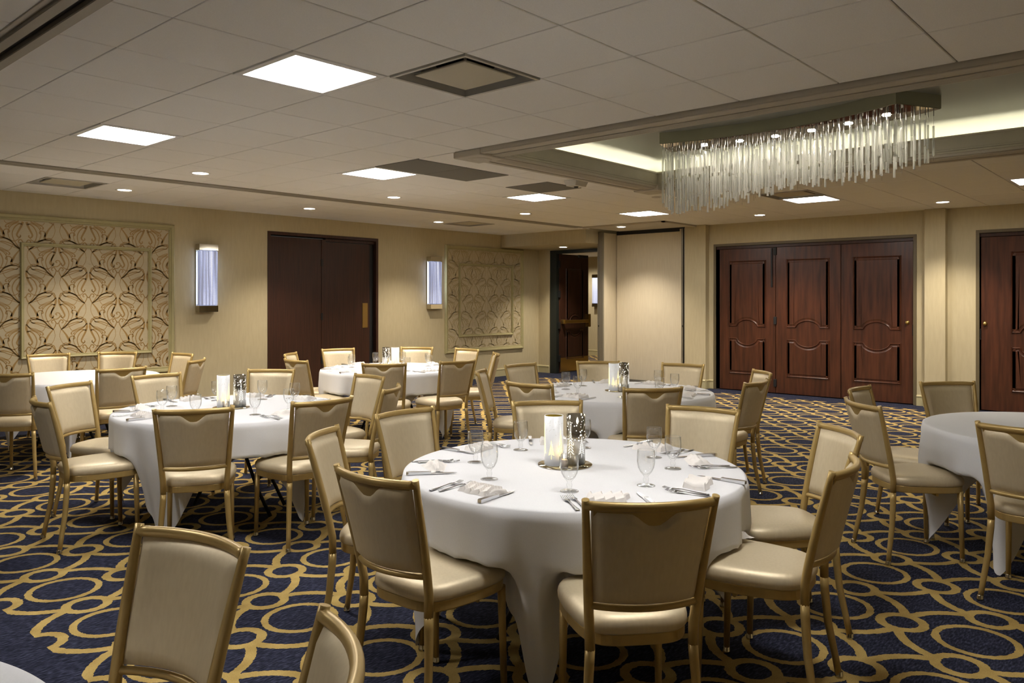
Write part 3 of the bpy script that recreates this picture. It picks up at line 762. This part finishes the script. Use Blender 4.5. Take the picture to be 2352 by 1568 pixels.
for i, (k, c, ph, dirs, longs) in enumerate(TABLES):
    t = thing('round_table', 'round folding table under the cloth of '+ph, 'table', (*c, 0), 0, 'round banquet tables')
    obj('tabletop', top_m, None, t)
    for a in (0, pi): l = obj('leg', leg_m, None, t, (0, 0, 0), a+R(40)); 
    cl = obj('tablecloth', cloth_mesh(dirs, longs, i+11), 'cloth', loc=(*c, 0)); tag(cl, 'white cloth draped over '+ph, 'tablecloth', 'white tablecloths')

# ------------------------------------------------------------------ chairs
def chair_proto():
    t = thing('banquet_chair', '', 'chair', group='gold framed cream chairs')
    def py(z):     # y of the post centre above the seat
        return -.205-.10*max(0, (z-.47)/.43)**1.15
    def px_(z): return .168+.037*max(0, (z-.44)/.46)**1.1
    BOW = .048
    def back(u, z, off=0): return (u*px_(z)/1.0, py(z)-BOW*(1-u*u)+off, z)
    b = MB(); zs = [.40, .47, .54, .62, .70, .78, .86, .897]
    for s in (-1, 1): b.tube([(s*px_(z), py(z), z) for z in zs], [.0165, .0165, .016, .0155, .0145, .0135, .012, .012], 10, up=(0, 1, 0))
    b.tube([back(u, .878) for u in [-1+k*.125 for k in range(17)]], .0150, 10, sq=.9)
    b.tube([back(u, .545) for u in [-1+k*.125 for k in range(17)]], .0115, 8)
    obj('back_frame', b, 'gold', t)
    def scoop(u): x = abs(u)/.36; return .040*smooth(1.15-x) if x < 1.15 else 0
    b = MB(); Z0, Z1 = .558, .864
    def pad(front):
        def f(a, v):
            u = -1+2*a; uu = u*.93
            zt_ = Z1-(0 if front else scoop(u)); z = Z0+(zt_-Z0)*v
            e = min(1, min((1-abs(u))*px_(z), v*(zt_-Z0), (1-v)*(zt_-Z0))/.020); e = sqrt(max(0, 1-(1-e)**2))
            dz = e*(.020 if front else .016)
            x, y, z = back(uu, z); return (x, y+(dz if front else -dz), z)
        return f
    b.grid(pad(True), 16, 14); i0 = len(b.v); b.grid(pad(False), 22, 14)
    obj('back_cushion', b, 'vinyl', t)
    b = MB(); b.grid(lambda a, v: back((-1+2*a)*.9, .66+.205*v, -.004), 16, 3); obj('back_plate', b, 'gold', t)
    # seat
    def outl(sc, n=44):
        pts = []
        for k in range(n):
            a = 2*pi*k/n; ex = 2/4.2
            x = math.copysign(abs(cos(a))**ex, cos(a)); y = math.copysign(abs(sin(a))**ex, sin(a))
            yy = .012+y*.213; hw = .193+.026*(y+1)/2+(-.020*max(0, -y) )
            if y > 0: yy += .012*(1-x*x)*y
            pts.append((x*hw*sc, .012+(yy-.012)*sc))
        return pts
    b = MB(); b.loft([outl(s) for s in (.96, .995, 1.0, .985, .945, .87, .72, .5, .25)], [.434, .442, .458, .473, .485, .493, .499, .503, .505], smooth=True); obj('seat_cushion', b, 'vinyl', t)
    b = MB(); b.loft([outl(s) for s in (.955, .965, .965, .955)], [.398, .402, .432, .436], smooth=False); sf = obj('seat_frame', b, 'gold', t)
    rear = MB().tube([(.168, -.205, .401), (.170, -.206, .36), (.180, -.217, .22), (.196, -.240, .09), (.204, -.252, .014)], [.0165, .0165, .015, .0135, .013], 10)
    front = MB().tube([(.176, .180, .405), (.178, .184, .25), (.181, .190, .014)], [.0160, .0145, .0125], 10)
    glide = MB().lathe([(.001, 0), (.0150, 0), (.0160, .004), (.0160, .010), (.0145, .012), (.0140, .024), (.0125, .026)], 12)
    gm = glide.mesh('leg_glide'); gm.materials.append(M['chrome'])
    for mb_, foot in ((rear, (.205, -.2535, 0)), (front, (.181, .190, 0))):
        for s in (1, -1):
            q = MB(); q.v = [(s*x, y, z) for x, y, z in mb_.v]; q.f = [f if s > 0 else f[::-1] for f in mb_.f]; q.sm = list(mb_.sm)
            l = obj('leg', q, 'gold', t); obj('leg_glide', gm, None, l, (s*foot[0], foot[1], 0))
    b = MB(); b.tube([(-.172, .05, .385), (.172, .05, .385)], .009, 8); obj('stretcher', b, 'gold', t)
    remember(t); return t
cp = chair_proto()
SIDES = ['near', 'near right', 'right', 'far right', 'far', 'far left', 'left', 'near left']
CH = dict(T1=[('c1', 1.72, 2.18, 3), ('c2', 2.06, 1.27, 49), ('c3', 2.99, 1.02, 99), ('c4', 3.76, 1.30, 135), ('c5', 3.99, 2.13, 188), ('c6', 3.62, 2.95, 227), ('c7', 2.80, 3.28, 271), ('c8', 2.09, 3.02, 307)],
 T2=[('d1', 2.08, 4.23, 59), ('d2', 2.78, 4.01, 87), ('d3', 1.64, 5.27, 354), ('d4', 2.08, 6.10, 300), ('d5', 2.81, 6.35, 276), ('d6', 3.67, 6.06, 217), ('d7', 3.91, 5.01, 175), ('d8', 3.50, 4.24, 126)],
 T3=[('e1', 5.76, 8.00, 255), ('e2', 6.60, 7.50, 212), ('e3', 6.80, 6.80, 178), ('e4', 5.42, 5.55, 80), ('e5', 4.72, 5.83, 43), ('e6', 4.42, 6.85, 359), ('e7', 4.90, 7.70, 310), ('e8', 6.42, 5.98, 137)],
 T4=[('f1', 4.79, 4.62, 305), ('f2', 5.53, 4.83, 267), ('f3', 6.27, 4.47, 223), ('f4', 6.57, 3.71, 187), ('f5', 6.32, 2.82, 134), ('f6', 5.55, 2.52, 92), ('f7', 4.66, 2.86, 49), ('f8', 4.33, 3.70, 4)],
 T5=[('g1', 3.06, 9.60, 264), ('g2', 3.70, 9.36, 230), ('g3', 4.10, 8.60, 185), ('g4', 3.78, 7.62, 132), ('g5', 2.87, 7.17, 87), ('g6', 2.03, 7.36, 50)],
 T6=[('h1', 5.59, 1.80, 270), ('h2', 4.82, 1.54, 314), ('h3', 6.42, 1.45, 226), ('h4', 4.41, .66, 357)],
 T7=[('i2', .95, 1.95, 192), ('i1', .42, 2.70, 237), ('i3', .80, 1.13, 148)])
first = True; DIRS = {}
PH = {k: ph for k, _, ph, _, _ in TABLES}; CEN = {k: c for k, c, *_ in TABLES}
for tk, lst in CH.items():
    DIRS[tk] = []
    for n, x, y, ang in lst:
        c = CEN[tk]; d = math.degrees(atan2(y-c[1], x-c[0]))
        sec = SIDES[int(round(((d-(math.degrees(YAW)+180)) % 360)/45)) % 8]
        f = R(ang); org = (x+cos(f)*.305, y+sin(f)*.305, 0); rz = f-pi/2
        lab = 'gold framed cream chair, %s side of %s' % (sec, PH[tk])
        DIRS[tk].append((d, sec, n))
        if first: cp.location = org; cp.rotation_euler.z = rz; cp['label'] = lab; first = False
        else: dup(cp, org, rz, lab)

# ------------------------------------------------------------------ place settings
ZS = ZT+.0008
gob = MB().lathe([(.001, .004), (.012, .006), (.033, .003), (.0375, .0015), (.0375, 0), (.03, 0), (.001, .001)], 22)
gob.lathe([(.011, .006), (.0085, .014), (.0115, .022), (.0115, .028), (.008, .036), (.012, .043), (.024, .056), (.033, .074), (.0372, .098), (.0372, .118), (.0352, .144), (.0344, .1455), (.0337, .144), (.0357, .118), (.0357, .098), (.0315, .075), (.0225, .058), (.010, .047), (.001, .045)], 22)
gob_m = gob.mesh('water_goblet'); gob_m.materials.append(M['glass'])
def fork_mesh():
    b = MB()
    cs = [(0, .0085, .0030), (.012, .0098, .0030), (.05, .0065, .0040), (.09, .0035, .0060), (.115, .0042, .0075), (.128, .0095, .0075), (.140, .0120, .0060), (.150, .0120, .0045)]
    for y, w, z in cs: b.v += [(-w, y, z), (0, y, z+.0022), (w, y, z), (0, y, z-.0010)]
    for k in range(len(cs)-1):
        for j in range(4): a = k*4+j; c = k*4+(j+1) % 4; b.face((c, a, a+4, c+4), True)
    b.face((0, 1, 2, 3)); e = 4*(len(cs)-1); b.face((e+3, e+2, e+1, e))
    for k in range(4):
        x = -.0102+.0068*k
        b.loft([[(x-.0014, .148), (x+.0014, .148), (x+.0014, .149), (x-.0014, .149)]]*1, [.004], cap=False)
        b.tube([(x, .147, .0042), (x, .170, .0036), (x, .195, .0085)], [.0018, .0016, .0009], 4)
    return b
fork_m = fork_mesh().mesh('fork'); fork_m.materials.append(M['steel'])
def knife_proto():
    t = thing('table_knife', '', 'knife', group='table knives')
    b = MB(); cs = [(0, .0085, .0060), (.010, .0100, .0070), (.06, .0085, .0060), (.10, .0075, .0055), (.108, .0085, .0060)]
    b.loft([[(-w, -h+.0072), (w, -h+.0072), (w, h+.0072), (-w, h+.0072)] for _, w, h in cs], [c[0] for c in cs])
    b.v = [(x, z, y) for x, y, z in b.v]; b.f = [f[::-1] for f in b.f]
    obj('handle', b, 'steel', t)
    b = MB(); pts = [(-.0075, .108), (.0080, .108), (.0085, .17), (.0065, .205), (-.001, .222), (-.0075, .20), (-.008, .17)]
    b.loft([pts, pts], [.0035, .0050]); obj('blade', b, 'steel', t); remember(t); return t
def napkin_mesh(kind, seed):
    rn = random.Random(seed); b = MB()
    if kind == 0:   # pleated packet
        def f(a, v):
            x = -.078+.156*a+.035*(v-.5); y = -.05+.10*v
            e = min(a, 1-a, v, 1-v)/.10; e = sqrt(max(0, 1-(1-min(1, e))**2))
            z = e*(.017+.013*((a*4+v*.9) % 1)+.004*sin(v*7+seed)); return (x+.004*sin(v*9), y+.004*sin(a*11), z)
    else:           # loose pointed fold
        def f(a, v):
            w = 1-.62*a; x = -.085+.17*a; y = (v-.5)*.125*w
            e = min(1, min(v, 1-v)/.22, a/.08+.2, (1-a)/.08+.25); z = e*(.034*(1-abs(2*v-1)**1.6)*(.55+.45*sin(a*pi))+.004*sin(v*24))+.003*e*sin(a*19); return (x, y, max(.0, z))
    b.grid(f, 36, 16, smooth=kind != 0)
    return b
nap_ms = [napkin_mesh(0, 1).mesh('napkin'), napkin_mesh(1, 2).mesh('napkin'), napkin_mesh(0, 4).mesh('napkin')]
for m_ in nap_ms: m_.materials.append(M['napkin'])
kp = knife_proto(); kfirst = True
SEATS = {'T1': [181, 231, 275, 322, 355, 46, 88, 135]}
rn = random.Random(21)
for tk in ('T1', 'T2', 'T3', 'T4'):
    c = CEN[tk]; off = {'T2': 2, 'T3': 1, 'T4': 3}.get(tk, 0)
    base = SEATS.get(tk) or [k*45+off+rn.uniform(-4, 4) for k in range(8)]
    for si, d in enumerate(base):
        sec = SIDES[int(round(((d-(math.degrees(YAW)+180)) % 360)/45)) % 8]; where = 'at the %s place of %s' % (sec, PH[tk])
        a = R(d); er = Vector((cos(a), sin(a))); et = Vector((-sin(a), cos(a)))      # outward; the guest's right hand
        def at(r, l, z=ZS): return (c[0]+er.x*r+et.x*l, c[1]+er.y*r+et.y*l, z)
        j = lambda s=.008: rn.uniform(-s, s)
        tag(obj('water_goblet', gob_m, None, loc=at(.435+j(), -.122+j()), rz=rn.uniform(0, 6)), 'clear stemmed water goblet '+where, 'goblet', 'water goblets')
        kind = rn.choice((0, 0, 1, 2)) if not (tk == 'T1' and sec in ('right', 'left')) else 1
        tag(obj('napkin', nap_ms[kind], None, loc=at(.60+j(.02), j(.012)), rz=a+pi/2+rn.uniform(-.35, .35)), 'folded white cloth napkin '+where, 'napkin', 'folded napkins')
        for nm, l, dr in (('inner', -.118, 0), ('outer', -.152, .018)):
            tag(obj('fork', fork_m, None, loc=at(.715+dr+j(), l+j(.006)), rz=a+pi/2+j(.08)), nm+' silver fork '+where, 'fork', 'silver forks')
        loc, rz, lab = at(.745+j(.015), .125+j(.012)), a+pi/2+j(.12), 'steel table knife '+where
        if kfirst: kp.location = loc; kp.rotation_euler.z = rz; kp['label'] = lab; kfirst = False
        else: dup(kp, loc, rz, lab)

# ------------------------------------------------------------------ centrepieces
plate = MB().lathe([(.001, 0), (.124, 0), (.126, .002), (.125, .004), (.001, .004)], 48).mesh('mirror_plate'); plate.materials.append(M['mirror'])
def wrapped(tri, r):    # list of (angle, z) polygons bent round the cylinder
    b = MB()
    for poly in tri:
        i0 = len(b.v); b.v += [(r*cos(a), r*sin(a), z) for a, z in poly]; b.face(range(i0, i0+len(poly)))
    return b
def trees(bases, r, tiers=9):
    out = []
    for a, z0, h, w in bases:
        for k in range(tiers):
            f = 1-k/tiers; z = z0+h*k/tiers; hw = w*f
            for s in (-1, 1):
                out.append([(a, z+h*.10), (a+s*hw*.55/1, z-h*.005), (a+s*hw, z-h*.035), (a+s*hw*.5, z+h*.055)][::s])
        out.append([(a-.012, z0-.02), (a+.012, z0-.02), (a+.012, z0), (a-.012, z0)]); out.append([(a-.03, z0+h*.9), (a+.03, z0+h*.9), (a, z0+h*1.08)])
    return wrapped(out, r)
def cyl_proto(kind):
    t = thing('candle_holder', '', 'candle holder', group='glass candle cylinders'); r = .0435; h = .225; rn2 = random.Random(5+kind)
    b = MB().lathe([(.001, 0), (r, 0), (r, h), (r-.002, h), (r-.002, .006), (.001, .006)], 36)
    if kind == 0:
        obj('glass_cylinder', b, 'cylwhite', t); obj('gold_lining', MB().lathe([(r-.0025, .01), (r-.0025, h-.001)], 36), 'goldleaf', t)
        bs = [(a, .05+rn2.uniform(0, .012), hh, .30+rn2.uniform(0, .12)) for a, hh in zip([k*1.05 for k in range(6)], (.11, .07, .13, .06, .10, .075))]
        o = obj('tree_motif', trees(bs, r+.0005), 'treegold', t); o['kind'] = 'stuff'; n = 120; dm = 'plaque'; zr = (.14, .22); rr = (.0007, .0013)
    else:
        obj('glass_cylinder', b, 'cylmirror', t)
        bs = [(a, .05, hh, .42) for a, hh in zip([.3+k*1.25 for k in range(5)], (.115, .085, .12, .075, .10))]
        o = obj('tree_motif', trees(bs, r+.0005), 'treewhite', t); o['kind'] = 'stuff'; n = 90; dm = 'treewhite'; zr = (.10, .22); rr = (.0014, .0034)
    dots = []
    for _ in range(n):
        a, z, q = rn2.uniform(0, 6.28), rn2.uniform(*zr), rn2.uniform(*rr); dots.append([(a+q/r*cos(k*pi/4), z+q*sin(k*pi/4)) for k in range(8)])
    o = obj('snow_dots', wrapped(dots, r+.0006), dm, t); o['kind'] = 'stuff'
    obj('candle', MB().lathe([(.001, .046), (.018, .046), (.019, .044), (.019, .007), (.001, .007)], 18), 'wax', t)
    remember(t); return t
M['treegold'] = mat('treegold', (.9, .78, .30), .5, 0, (1, .80, .20), 1.0)  # emission stands in for candlelight glowing through the gold trees
M['treewhite'] = mat('treewhite', (.9, .9, .88), .5, 0, (1, 1, .96), .55)  # white print given a glow of its own; it is no lamp
def cylmirror():
    m = mat('cylmirror', (.62, .57, .48), .10, .9); t = NT(m); tc = t.new('ShaderNodeTexCoord'); sp = t.new('ShaderNodeSeparateXYZ'); t.link(tc.outputs['Object'], sp.inputs[0])
    low = t.ramp(t.m('MULTIPLY', sp.outputs[2], 4.4), [(.18, (.86, .87, .86)), (.62, (.42, .38, .30))]); t.link(low, t.b.inputs['Base Color'])
    t.link(t.ramp(t.m('MULTIPLY', sp.outputs[2], 4.4), [(.18, (.0, .0, .0)), (.6, (.9, .9, .9))]), t.b.inputs['Metallic'])
    M['cylmirror'] = m
cylmirror()
def votive_proto():
    t = thing('votive_candle', '', 'candle', group='small votive candles')
    obj('glass_cup', MB().lathe([(.001, .001), (.020, .001), (.0215, .05), (.0205, .05), (.0192, .004), (.001, .004)], 20), 'glass', t)
    w_ = obj('wax', MB().lathe([(.001, .0365), (.017, .037), (.0182, .034), (.0182, .005), (.001, .005)], 18), 'wax', t)
    obj('flame', MB().lathe([(.0005, .040), (.0035, .046), (.0025, .055), (.0004, .063)], 10), 'flame', t)
    remember(t); return t
c0, c1, v0 = cyl_proto(0), cyl_proto(1), votive_proto(); firstc = True
rt = Vector((sin(YAW), -cos(YAW))); fw = Vector((cos(YAW), sin(YAW)))
for tk, order in (('T1', 1), ('T2', 1), ('T3', -1), ('T4', 1)):
    c = Vector(CEN[tk])+rt*(-.03 if tk == 'T1' else 0)+fw*(.045 if tk == 'T1' else 0.0)
    tag(obj('mirror_plate', plate, None, loc=(c.x, c.y, ZS)), 'round mirror base under the candle cylinders on '+PH[tk], 'mirror', 'round mirror bases')
    z = ZS+.0042
    pw = c-rt*.052*order-fw*.012; ps = c+rt*.052*order+fw*.020; pv = c-rt*.010-fw*.082
    if tk == 'T4': ps = c+rt*.040+fw*.05
    items = ((c0, pw, 'frosted white candle cylinder with gold trees on '), (c1, ps, 'mirrored silver candle cylinder with white trees on '), (v0, pv, 'small votive candle in front of the cylinders on '))
    for p, q, lab in items:
        if firstc: p.location = (q.x, q.y, z); p.rotation_euler.z = .4; p['label'] = lab+PH[tk]
        else: dup(p, (q.x, q.y, z), .4+rn.uniform(0, 6), lab+PH[tk])
    firstc = False
tag(obj('napkin', nap_ms[1], None, loc=(3.02+.02, 1.50, .520), rz=1.2), 'white napkin fallen on the seat beside the front table cloth', 'napkin', 'folded napkins')
